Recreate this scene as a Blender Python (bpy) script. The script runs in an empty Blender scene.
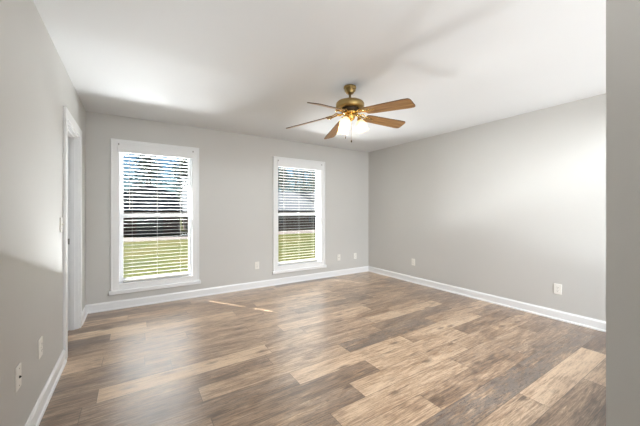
import bpy, bmesh, math, random
from mathutils import Vector, Matrix
random.seed(7)
R = math.radians
SC = bpy.context.scene
COL = SC.collection

# ------------------------------------------------------------------ camera, sky, sun, lamps, exposure
F_PX, YAW, HOR, EYE = 289.3, 32.87, 210.8, 1.238
cam_d = bpy.data.cameras.new('camera'); cam = bpy.data.objects.new('camera', cam_d); COL.objects.link(cam)
cam_d.sensor_width = 36.0; cam_d.lens = F_PX * 36.0 / 640.0
cam_d.shift_y = -(213.0 - HOR) / 640.0 * 1.0
cam_d.clip_start = 0.05; cam_d.clip_end = 400
cam.location = (0, 0, EYE); cam.rotation_euler = (R(90), 0, R(-YAW))
SC.camera = cam

w = bpy.data.worlds.new('world'); SC.world = w; w.use_nodes = True
nt = w.node_tree; nt.nodes.clear()
sky = nt.nodes.new('ShaderNodeTexSky'); sky.sky_type = 'NISHITA'; sky.sun_disc = False
sky.sun_elevation = R(46); sky.sun_rotation = R(-33); sky.air_density = 1.6; sky.dust_density = 0.6; sky.ozone_density = 2.0
bg = nt.nodes.new('ShaderNodeBackground'); bg.inputs['Strength'].default_value = 0.06
wo = nt.nodes.new('ShaderNodeOutputWorld')
tint = nt.nodes.new('ShaderNodeMix'); tint.data_type = 'RGBA'; tint.blend_type = 'MULTIPLY'; tint.inputs[0].default_value = 1; tint.inputs[7].default_value = (.46, .7, 1.1, 1)
nt.links.new(sky.outputs[0], tint.inputs[6]); nt.links.new(tint.outputs[2], bg.inputs[0]); nt.links.new(bg.outputs[0], wo.inputs[0])

def light(name, kind, loc, energy, color=(1, 1, 1), aim=None, **kw):
    d = bpy.data.lights.new(name, kind); d.energy = energy; d.color = color
    for k, v in kw.items(): setattr(d, k, v)
    o = bpy.data.objects.new(name, d); COL.objects.link(o); o.location = loc
    if aim is not None:
        o.rotation_euler = Vector(aim).to_track_quat('-Z', 'Y').to_euler()
    return o
SUN_EL = 46
sun_dir = Vector((.545 * math.cos(R(SUN_EL)), -.839 * math.cos(R(SUN_EL)), -math.sin(R(SUN_EL))))
light('sun', 'SUN', (-10, 20, 20), 30, (1, .95, .88), sun_dir, angle=R(.53))
# added fill lamps outside the made-up front window: one aimed up, one down
light('front_fill_low', 'AREA', (2.3, -2.1, -.15), 235, (1, .99, .98), (.1, 1, .55), shape='RECTANGLE', size=3.4, size_y=1.3)
light('front_fill_high', 'AREA', (2.1, -2.1, 2.5), 310, (.98, .99, 1), (.3, 1, -.5), shape='RECTANGLE', size=3.4, size_y=1.2)
light('hall_fill', 'AREA', (.1, -1.1, 1.4), 24, (1, .985, .965), (0, 0, 1), shape='RECTANGLE', size=.8, size_y=.7)  # added fill behind the camera, bounced off the hall ceiling
# added fill lamps low over the lawn, out of view, shining up through both windows
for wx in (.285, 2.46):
    light('lawn_fill', 'AREA', (wx, 8.8, -1.08), 1800, (1, 1, .99), (0, -.25, 1), shape='RECTANGLE', size=1.9, size_y=1.6)

SC.view_settings.view_transform = 'Standard'; SC.view_settings.look = 'None'
SC.view_settings.exposure = 0.4; SC.view_settings.gamma = 1.0; SC.view_settings.use_curve_mapping = False
SC.cycles.use_denoising = True
SC.cycles.max_bounces = 10; SC.cycles.diffuse_bounces = 6; SC.cycles.glossy_bounces = 4
SC.cycles.transparent_max_bounces = 16; SC.cycles.sample_clamp_indirect = 6.0
SC.cycles.caustics_reflective = False; SC.cycles.caustics_refractive = False
SC.cycles.use_adaptive_sampling = False

# ------------------------------------------------------------------ helpers
def srgb(r, g, b):
    f = lambda c: (c / 255 / 12.92) if c / 255 <= .04045 else ((c / 255 + .055) / 1.055) ** 2.4
    return (f(r), f(g), f(b), 1)

class NT:
    def __init__(s, name):
        s.m = bpy.data.materials.new(name); s.m.use_nodes = True
        s.t = s.m.node_tree; s.t.nodes.clear()
        s.out = s.n('OutputMaterial')
    def n(s, typ, **kw):
        x = s.t.nodes.new('ShaderNode' + typ)
        for k, v in kw.items(): setattr(x, k, v)
        return x
    def l(s, a, b): s.t.links.new(a, b)
    def math(s, op, a, b=None):
        x = s.n('Math', operation=op)
        for i, v in enumerate((a, b)):
            if v is None: continue
            if hasattr(v, 'links'): s.l(v, x.inputs[i])
            else: x.inputs[i].default_value = v
        return x.outputs[0]
    def mix(s, fac, a, b, blend='MIX'):
        x = s.n('Mix', data_type='RGBA', blend_type=blend)
        for i, v in ((0, fac), (6, a), (7, b)):
            if hasattr(v, 'links'): s.l(v, x.inputs[i])
            else: x.inputs[i].default_value = v
        return x.outputs[2]

def paint(name, col, rough=.5, var=.03, scale=3.0, bump=.02, bscale=180, metal=0., spec=.5):
    """procedural paint / solid material: faint mottling and a fine relief"""
    s = NT(name); b = s.n('BsdfPrincipled'); s.l(b.outputs[0], s.out.inputs[0])
    tc = s.n('TexCoord'); no = s.n('TexNoise'); no.inputs['Scale'].default_value = scale; no.inputs['Detail'].default_value = 4
    s.l(tc.outputs['Object'], no.inputs['Vector'])
    lo = tuple(c * (1 - var) for c in col[:3]) + (1,); hi = tuple(min(1, c * (1 + var)) for c in col[:3]) + (1,)
    s.l(s.mix(no.outputs[0], lo, hi), b.inputs['Base Color'])
    b.inputs['Roughness'].default_value = rough; b.inputs['Metallic'].default_value = metal
    b.inputs['Specular IOR Level'].default_value = spec
    if bump:
        n2 = s.n('TexNoise'); n2.inputs['Scale'].default_value = bscale; s.l(tc.outputs['Object'], n2.inputs['Vector'])
        bp = s.n('Bump'); bp.inputs['Strength'].default_value = bump; bp.inputs['Distance'].default_value = .002
        s.l(n2.outputs[0], bp.inputs['Height']); s.l(bp.outputs[0], b.inputs['Normal'])
    return s.m

M = {}
M['wall'] = paint('grey_wall_paint', srgb(199, 198, 195), rough=.5, var=.015, bump=.08, bscale=90)
M['ceiling'] = paint('ceiling_paint', srgb(219, 221, 223), rough=.85, var=.01, bump=.05)
M['trim'] = paint('white_trim_paint', srgb(232, 233, 234), rough=.3, var=.01, bump=0)
M['vinyl'] = paint('white_window_vinyl', srgb(238, 240, 244), rough=.3, var=.01, bump=0)
M['slat'] = paint('white_blind_slat', srgb(205, 204, 200), rough=.4, var=.01, bump=0)
M['plate'] = paint('white_cover_plate', srgb(236, 234, 228), rough=.3, var=.01, bump=0)
M['slot'] = paint('dark_slot', srgb(40, 38, 36), rough=.5, bump=0)
M['brass'] = paint('antique_brass', srgb(166, 142, 94), rough=.4, var=.12, scale=30, bump=0, metal=1.)
M['brass_light'] = paint('polished_brass', srgb(205, 172, 104), rough=.2, var=.08, scale=30, bump=0, metal=1.)
M['steel'] = paint('brushed_steel', srgb(150, 148, 144), rough=.35, var=.05, bump=0, metal=1.)
M['dark_metal'] = paint('dark_bronze', srgb(60, 48, 34), rough=.45, var=.1, bump=0, metal=.7)

def glass_mat():
    s = NT('window_glass'); tr = s.n('BsdfTransparent'); gl = s.n('BsdfGlossy'); gl.inputs['Roughness'].default_value = .02
    tr.inputs[0].default_value = (.95, .97, .98, 1)
    fr = s.n('Fresnel'); fr.inputs[0].default_value = 1.45
    ge = s.n('NewGeometry'); fc = s.math('MULTIPLY', fr.outputs[0], s.math('SUBTRACT', 1.0, ge.outputs['Backfacing']))
    mx = s.n('MixShader'); s.l(fc, mx.inputs[0]); s.l(tr.outputs[0], mx.inputs[1]); s.l(gl.outputs[0], mx.inputs[2])
    s.l(mx.outputs[0], s.out.inputs[0]); return s.m
M['glass'] = glass_mat()

def shade_mat():
    s = NT('frosted_lit_glass'); b = s.n('BsdfPrincipled')
    b.inputs['Base Color'].default_value = (.72, .64, .5, 1); b.inputs['Roughness'].default_value = .35
    tr = s.n('BsdfTranslucent'); tr.inputs[0].default_value = (.72, .62, .46, 1)
    m1 = s.n('MixShader'); m1.inputs[0].default_value = .55; s.l(b.outputs[0], m1.inputs[1]); s.l(tr.outputs[0], m1.inputs[2])
    tp = s.n('BsdfTransparent'); m2 = s.n('MixShader'); m2.inputs[0].default_value = .25
    s.l(m1.outputs[0], m2.inputs[1]); s.l(tp.outputs[0], m2.inputs[2])
    em = s.n('Emission'); em.inputs[0].default_value = (1, .84, .56, 1); em.inputs[1].default_value = .15
    ad = s.n('AddShader'); s.l(m2.outputs[0], ad.inputs[0]); s.l(em.outputs[0], ad.inputs[1])
    s.l(ad.outputs[0], s.out.inputs[0]); return s.m
M['shade'] = shade_mat()
def emit(name, col, st):
    s = NT(name); e = s.n('Emission'); e.inputs[0].default_value = col; e.inputs[1].default_value = st
    s.l(e.outputs[0], s.out.inputs[0]); return s.m
M['bulb'] = emit('glowing_bulb', (1, .8, .5, 1), 6)

def blade_mat():
    s = NT('oak_fan_blade'); b = s.n('BsdfPrincipled'); s.l(b.outputs[0], s.out.inputs[0])
    tc = s.n('TexCoord'); mp = s.n('Mapping'); mp.inputs['Scale'].default_value = (3, 60, 20); s.l(tc.outputs['Object'], mp.inputs[0])
    no = s.n('TexNoise'); no.inputs['Scale'].default_value = 1.2; no.inputs['Detail'].default_value = 6; s.l(mp.outputs[0], no.inputs['Vector'])
    cr = s.n('ValToRGB'); cr.color_ramp.elements[0].position = .3; cr.color_ramp.elements[1].position = .7
    cr.color_ramp.elements[0].color = srgb(118, 84, 48); cr.color_ramp.elements[1].color = srgb(176, 136, 86)
    s.l(no.outputs[0], cr.inputs[0]); s.l(cr.outputs[0], b.inputs['Base Color'])
    b.inputs['Roughness'].default_value = .35; return s.m
M['blade'] = blade_mat()
M['blade_edge'] = paint('dark_blade_edge', srgb(82, 60, 40), rough=.5, bump=0)

def floor_mat():
    s = NT('rustic_plank_floor'); b = s.n('BsdfPrincipled'); s.l(b.outputs[0], s.out.inputs[0])
    at = s.n('Attribute', attribute_name='plank'); sp = s.n('SeparateColor'); s.l(at.outputs['Color'], sp.inputs[0])
    tone, grey, seed = sp.outputs[0], sp.outputs[1], sp.outputs[2]
    tc = s.n('TexCoord'); sx = s.n('SeparateXYZ'); s.l(tc.outputs['Object'], sx.inputs[0])
    off = s.math('MULTIPLY', seed, 57.0)
    def vec(ax, ay, az=1.0):
        c = s.n('CombineXYZ')
        s.l(s.math('ADD', s.math('MULTIPLY', sx.outputs[0], ax), off), c.inputs[0])
        s.l(s.math('ADD', s.math('MULTIPLY', sx.outputs[1], ay), off), c.inputs[1])
        s.l(off, c.inputs[2]); return c.outputs[0]
    def noise(v, sc, det, dist=0):
        n = s.n('TexNoise'); n.inputs['Scale'].default_value = sc; n.inputs['Detail'].default_value = det
        n.inputs['Distortion'].default_value = dist; n.inputs['Roughness'].default_value = .65
        s.l(v, n.inputs['Vector']); return n.outputs[0]
    broad = noise(vec(1.3, 6), 1.4, 3, .6)
    grain = noise(vec(3.6, 60), 1.6, 8, .8)
    fine = noise(vec(14, 190), 1.0, 3)
    # plank tone -> colour
    cr = s.n('ValToRGB'); e = cr.color_ramp.elements
    e[0].position = 0; e[0].color = srgb(72, 52, 38); e[1].position = 1; e[1].color = srgb(218, 192, 161)
    for p, c in ((.3, (126, 99, 76)), (.55, (174, 144, 115)), (.78, (208, 180, 150))):
        k = e.new(p); k.color = srgb(*c)
    t = s.math('ADD', tone, s.math('MULTIPLY', s.math('SUBTRACT', broad, .5), 1.0))
    t = s.math('ADD', t, s.math('MULTIPLY', s.math('SUBTRACT', grain, .5), 1.5))
    t = s.math('ADD', t, s.math('MULTIPLY', s.math('SUBTRACT', fine, .5), .5))
    s.l(t, cr.inputs[0])
    col = cr.outputs[0]
    # grey weathering
    gm = noise(vec(2.2, 14), 2.4, 6, 1.0)
    gmr = s.n('MapRange'); gmr.inputs[1].default_value = .38; gmr.inputs[2].default_value = .56; s.l(gm, gmr.inputs[0])
    gf = s.math('MULTIPLY', s.math('MULTIPLY', gmr.outputs[0], grey), .85)
    col = s.mix(gf, col, srgb(118, 108, 101))
    # knots and dark flecks
    vo = s.n('TexVoronoi'); vo.inputs['Scale'].default_value = 1.0; s.l(vec(3.6, 9.5), vo.inputs['Vector'])
    kr = s.n('MapRange'); kr.inputs[1].default_value = .08; kr.inputs[2].default_value = .27; kr.inputs[3].default_value = 1; kr.inputs[4].default_value = 0
    s.l(s.math('ADD', vo.outputs[0], s.math('MULTIPLY', s.math('SUBTRACT', grain, .5), .22)), kr.inputs[0])
    col = s.mix(s.math('MULTIPLY', kr.outputs[0], .62), col, srgb(66, 48, 36))
    fl = noise(vec(12, 60), 2.0, 6, 1.5)
    fr = s.n('MapRange'); fr.inputs[1].default_value = .54; fr.inputs[2].default_value = .62; s.l(fl, fr.inputs[0])
    col = s.mix(s.math('MULTIPLY', fr.outputs[0], s.math('ADD', s.math('MULTIPLY', grey, .6), .28)), col, srgb(62, 48, 40))
    # joints
    uv = s.n('UVMap', uv_map='UVMap'); su = s.n('SeparateXYZ'); s.l(uv.outputs[0], su.inputs[0])
    def edge(o, wd):
        d = s.math('MINIMUM', o, s.math('SUBTRACT', 1.0, o))
        r = s.n('MapRange'); r.inputs[1].default_value = wd * .4; r.inputs[2].default_value = wd; r.inputs[3].default_value = 1; r.inputs[4].default_value = 0
        s.l(d, r.inputs[0]); return r.outputs[0]
    ed = s.math('MAXIMUM', edge(su.outputs[0], .0022), edge(su.outputs[1], .014))
    col = s.mix(s.math('MULTIPLY', ed, .7), col, srgb(60, 45, 34))
    s.l(col, b.inputs['Base Color'])
    rr = s.n('MapRange'); rr.inputs[3].default_value = .3; rr.inputs[4].default_value = .46; s.l(grain, rr.inputs[0])
    s.l(rr.outputs[0], b.inputs['Roughness'])
    b.inputs['Specular IOR Level'].default_value = .7; b.inputs['Coat Weight'].default_value = .65; b.inputs['Coat Roughness'].default_value = .3; b.inputs['Coat IOR'].default_value = 1.6
    bp = s.n('Bump'); bp.inputs['Strength'].default_value = .12; bp.inputs['Distance'].default_value = .002
    s.l(s.math('SUBTRACT', fine, ed), bp.inputs['Height']); s.l(bp.outputs[0], b.inputs['Normal'])
    return s.m
M['floor'] = floor_mat()

def grass_mat():
    s = NT('lawn_grass'); b = s.n('BsdfPrincipled'); s.l(b.outputs[0], s.out.inputs[0])
    tc = s.n('TexCoord')
    def no(sc, det):
        n = s.n('TexNoise'); n.inputs['Scale'].default_value = sc; n.inputs['Detail'].default_value = det
        s.l(tc.outputs['Object'], n.inputs['Vector']); return n.outputs[0]
    cr = s.n('ValToRGB'); e = cr.color_ramp.elements
    e[0].position = .3; e[0].color = srgb(36, 44, 0); e[1].position = .62; e[1].color = srgb(59, 55, 14)
    k = e.new(.48); k.color = srgb(49, 54, 1)
    s.l(no(.35, 5), cr.inputs[0])
    c = s.mix(.25, cr.outputs[0], s.mix(no(9, 4), srgb(29, 31, 3), srgb(64, 64, 20)))
    s.l(c, b.inputs['Base Color']); b.inputs['Roughness'].default_value = .9; b.inputs['Specular IOR Level'].default_value = .1
    return s.m
M['grass'] = grass_mat()
M['road'] = paint('pale_gravel', srgb(71, 62, 59), rough=.9, var=.1, scale=4)
M['bark'] = paint('pine_bark', srgb(57, 48, 43), rough=.9, var=.3, scale=8)
M['foliage'] = paint('pine_foliage', srgb(40, 57, 39), rough=.8, var=.35, scale=2)
M['brick'] = paint('dark_brick', srgb(65, 46, 40), rough=.9, var=.25, scale=5)
M['roof_pale'] = paint('pale_grey_roof', srgb(87, 92, 98), rough=.7, var=.08, scale=2)
M['roof_dark'] = paint('slate_blue_roof', srgb(45, 57, 71), rough=.7, var=.15, scale=2)
M['ext'] = paint('exterior_siding', srgb(200, 196, 186), rough=.7)

# mesh building
def box(bm, x0, y0, z0, x1, y1, z1, bev=0.0, seg=2):
    g = bmesh.ops.create_cube(bm, size=1.0)
    vs = g['verts']
    for v in vs:
        v.co = Vector(((x0 + x1) / 2 + v.co.x * (x1 - x0), (y0 + y1) / 2 + v.co.y * (y1 - y0), (z0 + z1) / 2 + v.co.z * (z1 - z0)))
    if bev > 0:
        es = {e for v in vs for e in v.link_edges}
        bmesh.ops.bevel(bm, geom=list(es), offset=bev, segments=seg, affect='EDGES', profile=.5)
def lathe(bm, prof, seg=32, mat=None, cap=False):
    """prof: list of (r, z)"""
    rings = []
    for r, z in prof:
        if r < 1e-6:
            rings.append([bm.verts.new((0, 0, z))])
        else:
            rings.append([bm.verts.new((r * math.cos(2 * math.pi * i / seg), r * math.sin(2 * math.pi * i / seg), z)) for i in range(seg)])
    fs = []
    for a, b in zip(rings, rings[1:]):
        for i in range(seg):
            j = (i + 1) % seg
            if len(a) == 1 and len(b) == 1: continue
            if len(a) == 1: fs.append(bm.faces.new((a[0], b[j], b[i])))
            elif len(b) == 1: fs.append(bm.faces.new((a[i], a[j], b[0])))
            else: fs.append(bm.faces.new((a[i], a[j], b[j], b[i])))
    for f in fs: f.smooth = True
    if mat is not None:
        bmesh.ops.transform(bm, matrix=mat, verts=[v for r in rings for v in r])
def tube(bm, pts, rads, seg=10, smooth=True):
    pts = [Vector(p) for p in pts]; rings = []
    for i, p in enumerate(pts):
        d = (pts[min(i + 1, len(pts) - 1)] - pts[max(i - 1, 0)]).normalized()
        up = Vector((0, 0, 1)) if abs(d.z) < .95 else Vector((1, 0, 0))
        a = d.cross(up).normalized(); b = d.cross(a)
        r = rads[i] if isinstance(rads, (list, tuple)) else rads
        rings.append([bm.verts.new(p + a * r * math.cos(2 * math.pi * k / seg) + b * r * math.sin(2 * math.pi * k / seg)) for k in range(seg)])
    for A, B in zip(rings, rings[1:]):
        for k in range(seg):
            f = bm.faces.new((A[k], A[(k + 1) % seg], B[(k + 1) % seg], B[k])); f.smooth = smooth
    bm.faces.new(rings[0][::-1]); bm.faces.new(rings[-1])
def prism(bm, poly, h0, h1, axis='z', mat=None):
    """extrude a 2D polygon between h0 and h1 along an axis"""
    def P(a, b, h):
        return {'z': (a, b, h), 'x': (h, a, b), 'y': (a, h, b)}[axis]
    A = [bm.verts.new(P(a, b, h0)) for a, b in poly]; B = [bm.verts.new(P(a, b, h1)) for a, b in poly]
    n = len(poly)
    for i in range(n): bm.faces.new((A[i], A[(i + 1) % n], B[(i + 1) % n], B[i]))
    bm.faces.new(A[::-1]); bm.faces.new(B)
    if mat is not None: bmesh.ops.transform(bm, matrix=mat, verts=A + B)
def obj(name, bm, mat, parent=None, loc=None):
    bmesh.ops.recalc_face_normals(bm, faces=bm.faces[:])
    me = bpy.data.meshes.new(name); bm.to_mesh(me); bm.free()
    me.materials.append(M[mat] if isinstance(mat, str) else mat)
    o = bpy.data.objects.new(name, me); COL.objects.link(o)
    if parent is not None: o.parent = parent
    if loc is not None: o.location = loc
    return o
def boxes(name, lst, mat, parent=None, bev=0.0):
    bm = bmesh.new()
    for b in lst: box(bm, *b, bev=bev)
    return obj(name, bm, mat, parent)
def struct(o, label=None):
    o['kind'] = 'structure'
    if label: o['label'] = label; 
    return o
def thing(name, label, cat, loc=(0, 0, 0), rot=(0, 0, 0), group=None):
    o = bpy.data.objects.new(name, None); COL.objects.link(o); o.location = loc; o.rotation_euler = rot
    o.empty_display_size = .1
    o['label'] = label; o['category'] = cat
    if group: o['group'] = group
    return o
def copy_tree(o, parent=None):
    c = o.copy(); COL.objects.link(c)
    if parent is not None:
        c.parent = parent
    for ch in [q for q in bpy.data.objects if q.parent == o]: copy_tree(ch, c)
    return c

# ------------------------------------------------------------------ the room
XL, XR, YB, H = -.48, 4.064, 4.454, 2.44
FX, FY = .80, .1768            # corner of the wall end beside the camera
T = .16
WINS = [(-.231, 'window_1'), (1.95, 'window_2')]
WZ0, WZ1 = .31, 2.05           # window openings
DY0, DY1, DZ = 3.2, 3.94, 2.02 # door opening in the left wall

# floor: every plank a face of one mesh, with its own tone
def build_floor():
    bm = bmesh.new(); uvl = bm.loops.layers.uv.new('UVMap'); cl = bm.loops.layers.float_color.new('plank')
    PW, PL, Y0 = .178, 1.22, .740
    # row -> (a joint's x, {plank index from that joint: (tone, grey)})
    rows = {
        -2: (2.0, {0: (.35, .3), 1: (.3, .3)}),
        -1: (2.79, {-1: (.40, .05), 0: (.62, .1)}),
        0: (2.20, {-1: (.62, .1), 0: (.78, 0), 1: (.2, .3), -2: (.5, .3)}),
        1: (2.62, {-1: (.36, 1), 0: (.34, 1), -2: (.45, .4), 1: (.3, .2)}),
        2: (1.62, {-1: (.6, .1), 0: (.36, .15), 1: (.42, .5), -2: (.45, .5)}),
        3: (2.23, {-1: (.62, .1), 0: (.5, .2), 1: (.36, .3), -2: (.4, .5)}),
        4: (1.30, {-1: (.42, .5), 0: (.7, .05), 1: (.52, .1), -2: (.45, .4), 2: (.5, .1)}),
        5: (1.61, {-1: (.3, .35), 0: (.68, .05), 1: (.3, .2), -2: (.48, .4)}),
        6: (1.00, {-1: (.38, .5), 0: (.74, 0), 1: (.66, .1), 2: (.4, .3), -2: (.4, .3)}),
        7: (1.60, {-1: (.56, .2), 0: (.38, .9), 1: (.6, .1), -2: (.28, .4)}),
        8: (.95, {-1: (.4, .4), 0: (.52, .3), 1: (.36, .6), 2: (.4, .3), -2: (.3, .2)}),
        9: (1.02, {-1: (.84, 0), 0: (.56, .1), 1: (.72, .1), 2: (.4, .5), -2: (.26, .2)}),
        10: (1.48, {-1: (.5, .3), 0: (.52, .1), 1: (.46, .2), -2: (.34, .4), 2: (.4, .4)}),
        11: (1.30, {-1: (.48, .3), 0: (.74, 0), 1: (.42, .4), -2: (.42, .3), 2: (.34, .5)}),
        12: (-.21, {-1: (.76, 0), 0: (.5, .2), 1: (.6, .1), 2: (.5, .2)}),
        13: (.45, {-1: (.5, .1), 0: (.55, .1), 1: (.4, .5), 2: (.5, .2)}),
        14: (.10, {-1: (.34, .3), 0: (.6, .1), 1: (.62, .1), 2: (.4, .4)}),
        15: (-.19, {-1: (.22, .5), 0: (.7, .05), 1: (.55, .1), 2: (.55, .2)}),
        16: (.125, {-1: (.78, 0), 0: (.5, .2), 1: (.7, 0), 2: (.5, .1)}),
        17: (.55, {-1: (.36, .2), 0: (.5, .2), 1: (.62, .1), 2: (.6, .1)}),
        18: (-.05, {-1: (.62, .1), 0: (.5, .1), 1: (.55, .1), 2: (.66, .1)}),
        19: (.65, {-1: (.28, .2), 0: (.5, .1), 1: (.72, .1), 2: (.6, .1)}),
        20: (1.95, {-1: (.5, .1), 0: (.16, .2), 1: (.6, .1)}),
    }
    rnd = random.Random(3)
    x_lo, x_hi, y_lo, y_hi = -1.75, XR + .02, -1.8, YB + .02
    for r in range(-15, 22):
        ya, yb = Y0 + r * PW, Y0 + (r + 1) * PW
        if yb < y_lo or ya > y_hi: continue
        j, tones = rows.get(r, (rnd.uniform(0, PL), {}))
        for k in range(-6, 7):
            xa, xb = j + k * PL, j + (k + 1) * PL
            a, b = max(xa, x_lo), min(xb, x_hi); c, d = max(ya, y_lo), min(yb, y_hi)
            if b <= a or d <= c: continue
            tn, gr = tones.get(k, (rnd.uniform(.3, .7), rnd.uniform(0, .5))); tn = .52 + (tn - .52) * .82
            sd = rnd.random()
            f = bm.faces.new([bm.verts.new((x, y, 0)) for x, y in ((a, c), (b, c), (b, d), (a, d))])
            for lp in f.loops:
                lp[uvl].uv = ((lp.vert.co.x - xa) / PL, (lp.vert.co.y - ya) / PW)
                lp[cl] = (tn, gr, sd, 1)
    # slab sides and underside
    bm2 = bmesh.new(); box(bm2, x_lo, y_lo, -.12, x_hi, y_hi, -.002)
    me = bpy.data.meshes.new('tmp'); bm2.to_mesh(me); bm2.free(); bm.from_mesh(me); bpy.data.meshes.remove(me)
    return struct(obj('floor', bm, 'floor'))
build_floor()

struct(boxes('ceiling', [(-1.75, FY - .12, H, XR + T, YB + T, H + .12), (-1.75, -1.8, H, FX + .12, FY - .12, H + .12)], 'ceiling'))
# back wall around the two openings
xs = [XL - T]
for x0, _ in WINS: xs += [x0 + .08, x0 + .945]
xs += [XR + T]
L = []
for i in range(0, len(xs) - 1):
    if i % 2 == 0: L.append((xs[i], YB, 0, xs[i + 1], YB + T, H))
    else: L += [(xs[i], YB, 0, xs[i + 1], YB + T, WZ0), (xs[i], YB, WZ1, xs[i + 1], YB + T, H)]
struct(boxes('wall_back', L, 'wall'))
LT = .115
struct(boxes('wall_left', [(XL - LT, -1.6, 0, XL, DY0, H), (XL - LT, DY1, 0, XL, YB, H), (XL - LT, DY0, DZ, XL, DY1, H)], 'wall'))
struct(boxes('wall_right', [(XR, FY, 0, XR + T, YB, H)], 'wall'))
FW = (1.1, 3.85, .5, 2.25)     # opening of the added front window, lets the fill in
bm = bmesh.new(); box(bm, FX, FY - .12, 0, FW[0], FY, H); box(bm, FW[1], FY - .12, 0, XR, FY, H); box(bm, FW[0], FY - .12, 0, FW[1], FY, FW[2]); box(bm, FW[0], FY - .12, FW[3], FW[1], FY, H)
box(bm, FX, -1.6, 0, FX + .12, FY - .12, H)
struct(obj('wall_front', bm, 'wall'))
struct(boxes('wall_hall_end', [(XL - LT, -1.72, 0, FX + .12, -1.6, H)], 'wall'))
# small room beyond the door
struct(boxes('wall_closet', [(-1.72, 2.6, 0, -1.6, YB, H), (-1.6, 2.6, 0, XL - LT, 2.72, H), (-1.72, YB, 0, XL - T, YB + T, H)], 'wall'))
# exterior skirt below the floor level, and the eave above the windows
struct(boxes('wall_foundation', [(-1.75, YB + .02, -1.25, XR + T, YB + T, 0)], 'brick'))
struct(boxes('roof_eave', [(-2.2, YB + T, 2.44, XR + .8, YB + .77, 2.5), (-2.2, YB + .73, 2.40, XR + .8, YB + .77, 2.62)], 'ext'))

# baseboards: a profiled board with a shoe moulding
BP = [(0, 0), (.024, 0), (.024, .010), (.020, .018), (.014, .020), (.014, .086), (.011, .094), (.006, .099), (.004, .106), (0, .106)]
def baseboard(name, runs):
    bm = bmesh.new()
    for (p, q, n) in runs:   # p -> q along the wall, n = into the room
        p, q, n = Vector(p), Vector(q), Vector(n)
        A = [bm.verts.new((p.x + n.x * a, p.y + n.y * a, b)) for a, b in BP]
        B = [bm.verts.new((q.x + n.x * a, q.y + n.y * a, b)) for a, b in BP]
        m = len(BP)
        for i in range(m): bm.faces.new((A[i], A[(i + 1) % m], B[(i + 1) % m], B[i]))
        bm.faces.new(A); bm.faces.new(B[::-1])
    return struct(obj(name, bm, 'trim'))
baseboard('baseboard_back', [((XL, YB), (XR, YB), (0, -1))])
baseboard('baseboard_right', [((XR, FY), (XR, YB), (-1, 0))])
baseboard('baseboard_left', [((XL, -1.6), (XL, DY0 - .075), (1, 0)), ((XL, DY1 + .075), (XL, YB), (1, 0))])
baseboard('baseboard_front', [((FX, FY), (XR, FY), (0, 1))])

# door way in the left wall
def doorway():
    e = bpy.data.objects.new('door_1', None); COL.objects.link(e); e.location = (XL, DY0, 0); struct(e)
    def P(n, l, m='trim', bev=.003): 
        return boxes(n, [(a, b - DY0, c, d, f - DY0, g) for a, b, c, d, f, g in l], m, e, bev)
    cw = .075
    P('door_casing', [(0, DY0 - cw, 0, .018, DY0 + .006, DZ - .006), (0, DY1 - .006, 0, .018, DY1 + cw, DZ - .006), (0, DY0 - cw, DZ - .006, .0185, DY1 + cw, DZ + cw + .001)])
    P('door_jamb', [(-LT - .01, DY0, 0, 0, DY0 + .018, DZ), (-LT - .01, DY1 - .018, 0, 0, DY1, DZ), (-LT - .01, DY0, DZ - .018, 0, DY1, DZ)], bev=.001)
    P('door_stop', [(-.065, DY1 - .03, 0, -.03, DY1 - .018, DZ - .018), (-.065, DY0 + .018, 0, -.03, DY0 + .03, DZ - .018), (-.065, DY0 + .018, DZ - .03, -.03, DY1 - .018, DZ - .018)], bev=.001)
    s = P('strike_plate', [(-.098, DY1 - .0195, .89, -.072, DY1 - .0175, .95)], 'steel', 0)
    # the leaf, hinged on the near jamb and standing open into the next room
    bm = bmesh.new(); W = .70
    box(bm, -W, 0, 0, 0, .035, 1.98, bev=.002)
    leaf = obj('door_leaf', bm, 'trim', e, (-LT - .012, .022, .012))
    bm = bmesh.new()
    for (z0, z1) in ((.2, .8), (.95, 1.85)):
        for (x0, x1) in ((-W + .1, -W / 2 - .04), (-W / 2 + .04, -.1)):
            box(bm, x0, .034, z0, x1, .04, z1, bev=.004)
    obj('panel_moulding', bm, 'trim', leaf)
    bm = bmesh.new(); lathe(bm, [(0, 0), (.03, 0), (.03, .006), (.012, .01), (.011, .03), (.024, .04), (.028, .052), (.02, .064), (0, .067)], 20, Matrix.Translation((-W + .06, .035, .93)) @ Matrix.Rotation(R(-90), 4, 'X'))
    obj('door_knob', bm, 'steel', leaf)
    for z in (.25, 1.0, 1.75):
        bm = bmesh.new(); tube(bm, [(.004, .0, z - .045), (.004, .0, z + .045)], .006, 8); obj('hinge', bm, 'steel', leaf)
doorway()

# made-up front window, unseen behind the wall end, added for the fill lamps
e = bpy.data.objects.new('window_added', None); COL.objects.link(e); e.location = (FW[0], FY, 0); struct(e)
ww = FW[1] - FW[0]
boxes('window_casing', [(-.08, 0, FW[2] - .08, 0, .018, FW[3] + .08), (ww, 0, FW[2] - .08, ww + .08, .018, FW[3] + .08), (0, 0, FW[3], ww, .018, FW[3] + .08), (0, 0, FW[2] - .08, ww, .018, FW[2])], 'trim', e, .003)
boxes('window_frame', [(0, -.09, FW[2], .05, -.05, FW[3]), (ww - .05, -.09, FW[2], ww, -.05, FW[3]), (ww / 2 - .03, -.09, FW[2], ww / 2 + .03, -.05, FW[3]), (0, -.0905, FW[2], ww, -.0495, FW[2] + .05), (0, -.0905, FW[3] - .05, ww, -.0495, FW[3])], 'vinyl', e, .002)
boxes('glass_pane', [(.04, -.072, FW[2] + .04, ww - .04, -.068, FW[3] - .04)], 'glass', e)

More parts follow.
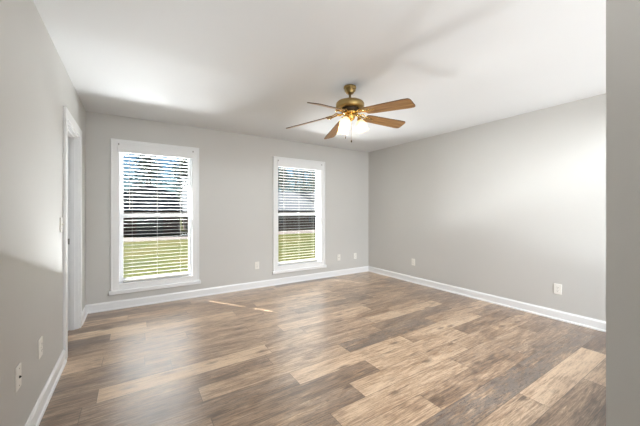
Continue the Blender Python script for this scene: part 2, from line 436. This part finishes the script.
# windows
def window(x0, name):
    e = bpy.data.objects.new(name, None); COL.objects.link(e); e.location = (x0, YB, 0); struct(e)
    W = 1.025; a, b = .08, .945
    def P(n, l, m='trim', bev=.003, par=None): return boxes(n, l, m, par or e, bev)
    # casing: picture-frame boards with an outer back band
    P('window_casing', [(0, -.018, .235, a + .004, 0, WZ1 - .004), (b - .004, -.018, .235, W, 0, WZ1 - .004), (0, -.018, WZ1 - .004, W, 0, 2.131), (a + .004, -.0175, .235, b - .004, 0, WZ0 + .004)])
    P('back_band', [(-.004, -.026, .237, .014, -.001, 2.118), (W - .014, -.026, .237, W + .004, -.001, 2.118), (-.004, -.026, 2.118, W + .004, -.001, 2.141)], bev=.004)
    P('window_sill', [(-.022, -.045, .192, W + .022, 0, .238)], bev=.005)
    # jamb liner in the wall's thickness
    P('window_jamb', [(a, 0, WZ0, a + .006, T, WZ1), (b - .006, 0, WZ0, b, T, WZ1), (a, 0, WZ1 - .006, b, T, WZ1), (a, 0, WZ0, b, T, WZ0 + .006)], 'vinyl', .001)
    def sash(n, y, z0, z1, st, bot, top):
        s = P(n, [(a + .006, y, z0, a + st, y + .03, z1), (b - st, y, z0, b - .006, y + .03, z1), (a + st - .002, y + .0015, z0, b - st + .002, y + .029, z0 + bot), (a + st - .002, y + .0015, z1 - top, b - st + .002, y + .029, z1)], 'vinyl', .003)
        P('glass_pane', [(a + st - .005, y + .012, z0 + bot - .005, b - st + .005, y + .016, z1 - top + .005)], 'glass', 0, s)
        return s
    up = sash('upper_sash', .096, 1.150, WZ1 - .006, .045, .045, .05)
    lo = sash('lower_sash', .062, WZ0 + .006, 1.195, .045, .045, .045)
    bm = bmesh.new(); box(bm, .49, .068, 1.194, .535, .088, 1.203, .002); box(bm, .505, .066, 1.202, .545, .078, 1.211, .002)
    obj('sash_lock', bm, 'vinyl', lo)
for x0, n in WINS: window(x0, n)

# blinds
def blind(x0, label, slim):
    t = thing('venetian_blind', label, 'window blind', (x0, YB, WZ0), (0, 0, 0), None)
    a, b = .08, .945; z = lambda v: v - WZ0
    boxes('headrail', [(a + .012, .006, z(1.985), b - .012, .055, z(2.035))], 'slat', t, .002)
    v = boxes('valance', [(a - .012, -.034, z(1.975), b + .012, -.022, z(2.082))], 'trim', t, .004)
    for q in (a, b): boxes('valance_clip', [(q - .006, -.037, z(2.064), q + .006, -.019, z(2.086))], 'steel', v)
    xa, xb = a + .042, b - .053
    bm = bmesh.new(); pitch = .0465; tl = R(3.0); n = 0
    zz = WZ0 + .062
    while zz < 1.965:
        seg = 5; w = .050
        top = []; bot = []
        for i in range(seg):
            u = (i / (seg - 1) - .5) * w; crown = .0018 * (1 - (2 * i / (seg - 1) - 1) ** 2)
            yy = .030 + u * math.cos(tl); zc = z(zz) - u * math.sin(tl) + crown
            top.append((yy, zc + .0011)); bot.append((yy, zc - .0011))
        prism(bm, top + bot[::-1], xa, xb, 'x')
        zz += pitch; n += 1
    obj('slats', bm, 'slat', t)
    boxes('bottom_rail', [(xa, .006, z(WZ0 + .012), xb, .054, z(WZ0 + .034))], 'slat', t, .003)
    for fx in (.13, .5, .87):
        x = xa + (xb - xa) * fx
        bm = bmesh.new()
        for yy in (.0045, .0555): tube(bm, [(x, yy, z(WZ0 + .02)), (x, yy, z(1.99))], .0009, 6)
        obj('ladder_cord', bm, 'slat', t)
    bm = bmesh.new(); tube(bm, [(xa + .07, -.006, z(1.975)), (xa + .072, -.008, z(1.25))], .0035, 6)
    obj('tilt_wand', bm, 'slat', t)
    return t
blind(WINS[0][0], 'white venetian blind with open slats in the left window, nearer the doorway', 0)
blind(WINS[1][0], 'white venetian blind with open slats in the right window beside the ceiling fan', 0)

# ------------------------------------------------------------------ wall plates
def plate(name, label, cat, loc, rz, kind, group=None):
    """local frame: plate faces -Y, wall surface at y = 0"""
    t = thing(name, label, cat, loc, (0, 0, rz), group)
    bm = bmesh.new(); box(bm, -.036, -.007, -.0585, .036, 0, .0585, .0035, 3); obj('cover_plate', bm, 'plate', t)
    if kind == 'duplex':
        for s in (1, -1):
            bm = bmesh.new()
            pts = []
            for i in range(28):
                an = 2 * math.pi * i / 28; pts.append((.0168 * math.cos(an), max(-.0125, min(.0125, .0168 * math.sin(an))) + s * .0195))
            prism(bm, pts, -.0095, -.006, 'y'); r = obj('receptacle', bm, 'plate', t)
            boxes('slot', [(-.0078, -.0101, s * .0195 - .001, -.0056, -.0092, s * .0195 + .0075), (.0056, -.0101, s * .0195 - .001, .0078, -.0092, s * .0195 + .0065), (-.002, -.0101, s * .0195 - .0085, .002, -.0092, s * .0195 - .0045)], 'slot', r)
        bm = bmesh.new(); lathe(bm, [(0, .0015), (.0025, .001), (.003, 0)], 12, Matrix.Translation((0, -.007, 0)) @ Matrix.Rotation(R(90), 4, 'X')); obj('screw', bm, 'steel', t)
    elif kind == 'switch':
        boxes('switch_frame', [(-.006, -.0085, -.013, .006, -.0065, .013)], 'plate', t, .0008)
        bm = bmesh.new(); box(bm, -.004, -.022, -.006, .004, -.006, .004, .0015); o = obj('toggle', bm, 'plate', t); o.rotation_euler = (R(-18), 0, 0)
        for s in (1, -1):
            bm = bmesh.new(); lathe(bm, [(0, .0015), (.0025, .001), (.003, 0)], 12, Matrix.Translation((0, -.007, s * .030)) @ Matrix.Rotation(R(90), 4, 'X')); obj('screw', bm, 'steel', t)
    else:
        bm = bmesh.new(); lathe(bm, [(0, .007), (.0035, .007), (.0045, .006), (.0045, .003), (.0065, .003), (.0065, 0)], 16, Matrix.Translation((0, -.007, 0)) @ Matrix.Rotation(R(90), 4, 'X')); obj('cable_jack', bm, 'slot', t)
        for s in (1, -1):
            bm = bmesh.new(); lathe(bm, [(0, .0015), (.0025, .001), (.003, 0)], 12, Matrix.Translation((0, -.007, s * .042)) @ Matrix.Rotation(R(90), 4, 'X')); obj('screw', bm, 'steel', t)
    return t
plate('power_outlet', 'white duplex outlet on the back wall between the two windows', 'outlet', (1.672, YB, .36), 0, 'duplex')
plate('cable_outlet', 'white jack plate on the back wall just right of the right window', 'outlet', (3.305, YB, .345), 0, 'jack')
plate('power_outlet', 'white duplex outlet on the back wall nearest the far corner', 'outlet', (3.706, YB, .34), 0, 'duplex')
plate('power_outlet', 'faint white outlet low on the right wall towards the far corner', 'outlet', (XR, 3.318, .354), R(-90), 'duplex')
plate('power_outlet', 'white duplex outlet with clear slots on the near part of the right wall', 'outlet', (XR, 1.297, .348), R(-90), 'duplex')
plate('cable_outlet', 'white plate with a dark cable jack low on the left wall nearest the camera', 'outlet', (XL, 2.012, .415), R(90), 'jack')
plate('power_outlet', 'white duplex outlet low on the left wall between cable jack and doorway', 'outlet', (XL, 2.42, .40), R(90), 'duplex')
plate('light_switch', 'white toggle light switch on the left wall beside the door casing', 'light switch', (XL, 3.03, 1.128), R(90), 'switch')

# ------------------------------------------------------------------ ceiling fan
def fan():
    cx, cy = 1.763, 2.194
    t = thing('ceiling_fan', 'brass ceiling fan with five oak blades and lit frosted glass shades', 'ceiling fan', (cx, cy, H))
    Z = lambda z: z - H
    def L(name, prof, mat, par=t, seg=40, m=None):
        bm = bmesh.new(); lathe(bm, prof, seg, m); return obj(name, bm, mat, par)
    L('canopy', [(0, 0), (.054, 0), (.061, -.003), (.062, -.016), (.059, -.022), (.047, -.025), (.049, -.030), (.054, -.034), (.053, -.044), (.043, -.048), (.041, -.058), (.034, -.068), (.018, -.074), (0, -.075)], 'brass')
    L('downrod', [(0, -.07), (.0105, -.07), (.0105, Z(2.318)), (.020, Z(2.316)), (.022, Z(2.30)), (0, Z(2.30))], 'brass')
    L('motor_housing', [(0, Z(2.305)), (.040, Z(2.305)), (.090, Z(2.298)), (.122, Z(2.287)), (.133, Z(2.277)), (.137, Z(2.268)), (.137, Z(2.236)), (.133, Z(2.228)), (.122, Z(2.223)), (.104, Z(2.222)), (0, Z(2.222))], 'brass', seg=48)
    L('motor_vent_ring', [(.088, Z(2.224)), (.092, Z(2.214)), (.084, Z(2.196)), (.070, Z(2.186)), (.060, Z(2.184)), (0, Z(2.184))], 'dark_metal')
    L('flywheel', [(0, Z(2.186)), (.074, Z(2.186)), (.078, Z(2.180)), (.074, Z(2.172)), (0, Z(2.172))], 'brass_light')
    L('switch_housing', [(0, Z(2.174)), (.044, Z(2.174)), (.050, Z(2.162)), (.048, Z(2.136)), (.038, Z(2.120)), (.028, Z(2.112)), (.013, Z(2.104)), (.009, Z(2.094)), (0, Z(2.090))], 'brass_light')
    # blades
    angs = [-77.5, -7, 74, 133, 204.5]
    tips = [2.115, 2.150, 2.095, 2.08, 2.078]
    for ang, zt in zip(angs, tips):
        zb = 2.160; droop = math.asin((zb - zt) / .45)
        e = bmesh.new()
        # iron: ornate flat bracket, two curled arms reaching from the flywheel to the blade
        rd = R(ang)
        for s in (1, -1):
            tube(e, [(.07, s * .010, Z(2.178)), (.10, s * .022, Z(2.172)), (.13, s * .030, Z(zb + .02)), (.165, s * .024, Z(zb + .004)), (.20, s * .034, Z(zb - .006)), (.235, s * .022, Z(zb - .007))], [.006, .006, .0055, .005, .005, .004], 8)
        tube(e, [(.07, 0, Z(2.176)), (.12, 0, Z(zb + .015)), (.17, 0, Z(zb - .004)), (.27, 0, Z(zb - .007))], [.009, .007, .006, .004], 8)
        for px, py in ((.205, .034), (.205, -.034), (.265, 0)):
            lathe(e, [(0, -.004), (.010, -.004), (.012, 0), (0, .002)], 12, Matrix.Translation((px, py, Z(zb - .008))))
        ir = obj('blade_iron', e, 'brass_light', t); ir.rotation_euler = (0, 0, rd)
        # blade: plank that widens to the tip, rounded corners, pitched
        bm = bmesh.new()
        r0, r1 = .175, .655
        half = [(r0, .040), (r0 + .012, .051), (r0 + .05, .055), (r1 - .06, .068), (r1 - .022, .067), (r1 - .006, .056), (r1, .035)]
        poly = half + [(x, -y) for x, y in half[::-1]]
        prism(bm, poly, -.003, .003)
        es = [x for x in bm.edges]
        bmesh.ops.bevel(bm, geom=es, offset=.0012, segments=1, affect='EDGES')
        bl = obj('blade', bm, 'blade', t); bl.data.materials.append(M['blade_edge'])
        for p in bl.data.polygons:
            if abs(p.normal.z) < .9: p.material_index = 1
        bl.matrix_local = Matrix.Translation((0, 0, Z(zb))) @ Matrix.Rotation(rd, 4, 'Z') @ Matrix.Translation((.2, 0, 0)) @ Matrix.Rotation(droop, 4, 'Y') @ Matrix.Translation((-.2, 0, 0)) @ Matrix.Rotation(R(-16), 4, 'X')
    # three lamps
    for k, ang in enumerate((-33, 87, 207)):
        rd = R(ang); d = Vector((math.cos(rd), math.sin(rd), 0))
        p0 = d * .035 + Vector((0, 0, Z(2.142))); p1 = d * .072 + Vector((0, 0, Z(2.155))); p2 = d * .088 + Vector((0, 0, Z(2.128)))
        bm = bmesh.new(); tube(bm, [p0, (p0 + p1) / 2 + Vector((0, 0, .012)), p1, p2], .007, 8); arm = obj('lamp_arm', bm, 'brass_light', t)
        tilt = Matrix.Translation(p2) @ Matrix.Rotation(rd, 4, 'Z') @ Matrix.Rotation(R(-18), 4, 'Y') @ Matrix.Scale(.94, 4)
        L('socket', [(0, .012), (.016, .010), (.022, 0), (.024, -.022), (.020, -.026), (0, -.026)], 'brass_light', t, 20, tilt)
        bm = bmesh.new()
        prof = [(.022, -.020), (.030, -.028), (.044, -.046), (.053, -.070), (.054, -.090), (.050, -.108), (.052, -.122), (.060, -.134)]
        lathe(bm, prof, 30, tilt)
        sh = obj('lamp_shade', bm, 'shade', t)
        md = sh.modifiers.new('thick', 'SOLIDIFY'); md.thickness = .0025
        L('bulb', [(0, -.030), (.013, -.030), (.014, -.045), (.026, -.070), (.029, -.085), (.024, -.100), (.012, -.109), (0, -.111)], 'bulb', t, 20, tilt)
        c = tilt @ Vector((0, 0, -.112)) 
        pl = light('fan_lamp', 'POINT', (cx + c.x, cy + c.y, H + c.z - .012), 3.6, (1, .74, .44), None, shadow_soft_size=.03)
    for (dx, dz, sx) in ((-.045, 1.94, 1), (.012, 1.905, -1)):
        rt = Vector((math.cos(R(-YAW)), math.sin(R(-YAW)), 0)); q = rt * dx - Vector((rt.y, -rt.x, 0)) * -.02
        bm = bmesh.new(); tube(bm, [(q.x * .6, q.y * .6, Z(2.10)), (q.x, q.y, Z(2.08)), (q.x, q.y, Z(dz + .012))], .0009, 6)
        ch = obj('pull_chain', bm, 'brass', t)
        bm = bmesh.new(); lathe(bm, [(0, .014), (.003, .012), (.0065, 0), (.005, -.008), (0, -.011)], 14, Matrix.Translation((q.x, q.y, Z(dz)))); obj('chain_pendant', bm, 'dark_metal', ch)
fan()

# ------------------------------------------------------------------ outdoors
GZ = -1.2
struct(boxes('lawn', [(-60, YB + .3, GZ - .2, 90, 110, GZ)], 'grass'))
struct(boxes('gravel_drive', [(-40, 27.5, GZ, 70, 31.5, GZ + .02)], 'road'))
hs = thing('house', 'long low brick house with pale grey roof beyond the lawn', 'house', (20, 38, GZ))
def rel(o, n, l, m, bev=0): return boxes(n, l, m, o, bev)
rel(hs, 'wall', [(-14.5, -3.5, 0, 16, 3.5, 2.45)], 'brick')
bm = bmesh.new(); prism(bm, [(-4.3, 2.35), (4.3, 2.35), (4.3, 2.5), (0, 5.2), (-4.3, 2.5)], -15, 16.5, 'x'); obj('roof', bm, 'roof_pale', hs)
for x in (-12, -8.5, -4, 1, 5, 9, 13):
    f = rel(hs, 'window', [(x - .55, -3.56, .9, x + .55, -3.48, 2.1)], 'roof_dark'); rel(hs, 'window_pane', [(x - .47, -3.58, .98, x + .47, -3.55, 2.02)], 'slot').parent = f
br = thing('barn', 'dark slate blue gambrel barn left of the pale roofed house', 'barn', (1.6, 33.8, GZ))
rel(br, 'wall', [(-3.2, 0, 0, 2.6, 6, 2.5)], 'brick')
bm = bmesh.new(); prism(bm, [(-3.5, 2.4), (2.85, 2.4), (2.1, 4.3), (-.2, 5.0), (-2.6, 4.3)], -.2, 6.2, 'y'); obj('roof', bm, 'roof_dark', br)
rel(br, 'barn_door', [(-1.3, -.06, 0, 1.0, .02, 2.1)], 'slot')

def make_tree(seed, h, kind):
    rnd = random.Random(seed)
    pts = [(rnd.uniform(-.12, .12) * i, rnd.uniform(-.12, .12) * i, h * i / 6) for i in range(7)]
    bm = bmesh.new(); tube(bm, pts, [.2 * (1 - .12 * i) for i in range(7)], 8)
    for i in range(14):
        z0 = rnd.uniform(.2, .9) * h; an = rnd.uniform(0, 6.28); ln = rnd.uniform(1.0, 2.6)
        tube(bm, [(0, 0, z0), (ln * .5 * math.cos(an), ln * .5 * math.sin(an), z0 + .15), (ln * math.cos(an), ln * math.sin(an), z0 + .5)], [.05, .035, .015], 5)
    fo = bmesh.new()
    lo = .12 if kind == 0 else .3
    for i in range(46):
        z0 = h * rnd.uniform(lo, 1.0); rr = (1.15 - z0 / h) * 2.9; an = rnd.uniform(0, 6.28); q = rnd.uniform(.1, 1) * rr
        c = Vector((q * math.cos(an), q * math.sin(an), z0))
        for j in range(42):
            p = c + Vector((rnd.gauss(0, .42), rnd.gauss(0, .42), rnd.gauss(0, .26)))
            u = Vector((rnd.uniform(-1, 1), rnd.uniform(-1, 1), rnd.uniform(-.5, .5))).normalized() * rnd.uniform(.10, .22)
            v = u.cross(Vector((rnd.uniform(-1, 1), rnd.uniform(-1, 1), rnd.uniform(-1, 1)))).normalized() * .07
            fo.faces.new([fo.verts.new(x) for x in (p - u, p + v, p + u, p - v)])
    return bm, fo
protos = []
labels = ['tall pine with full dark crown standing beyond the house', 'tall pine with a bare lower trunk standing beyond the house']
rt = random.Random(11)
pos = []
for row, y in enumerate((45.5, 52.5, 60.5)):
    for i in range(9 + row):
        x = -9 + row * .6 + i * 5.2 + rt.uniform(-.5, .5)
        pos.append((x, y + rt.uniform(-.3, .3)))
for i, (x, y) in enumerate(pos):
    k = i % 4; kind = k % 2
    if k >= len(protos):
        h = [13, 15, 12, 16][k]
        t = thing('pine_tree', labels[kind], 'tree', (x, y, GZ), (0, 0, 0), ['full pines beyond the house', 'bare trunked pines beyond the house'][kind])
        b1, b2 = make_tree(20 + k, h, kind)
        obj('trunk', b1, 'bark', t); obj('foliage', b2, 'foliage', t)
        protos.append(t)
    else:
        t = copy_tree(protos[k])
        t.location = (x, y, GZ); t.rotation_euler = (0, 0, rt.uniform(0, 6.28)); s = rt.uniform(.9, 1.15); t.scale = (s, s, s)
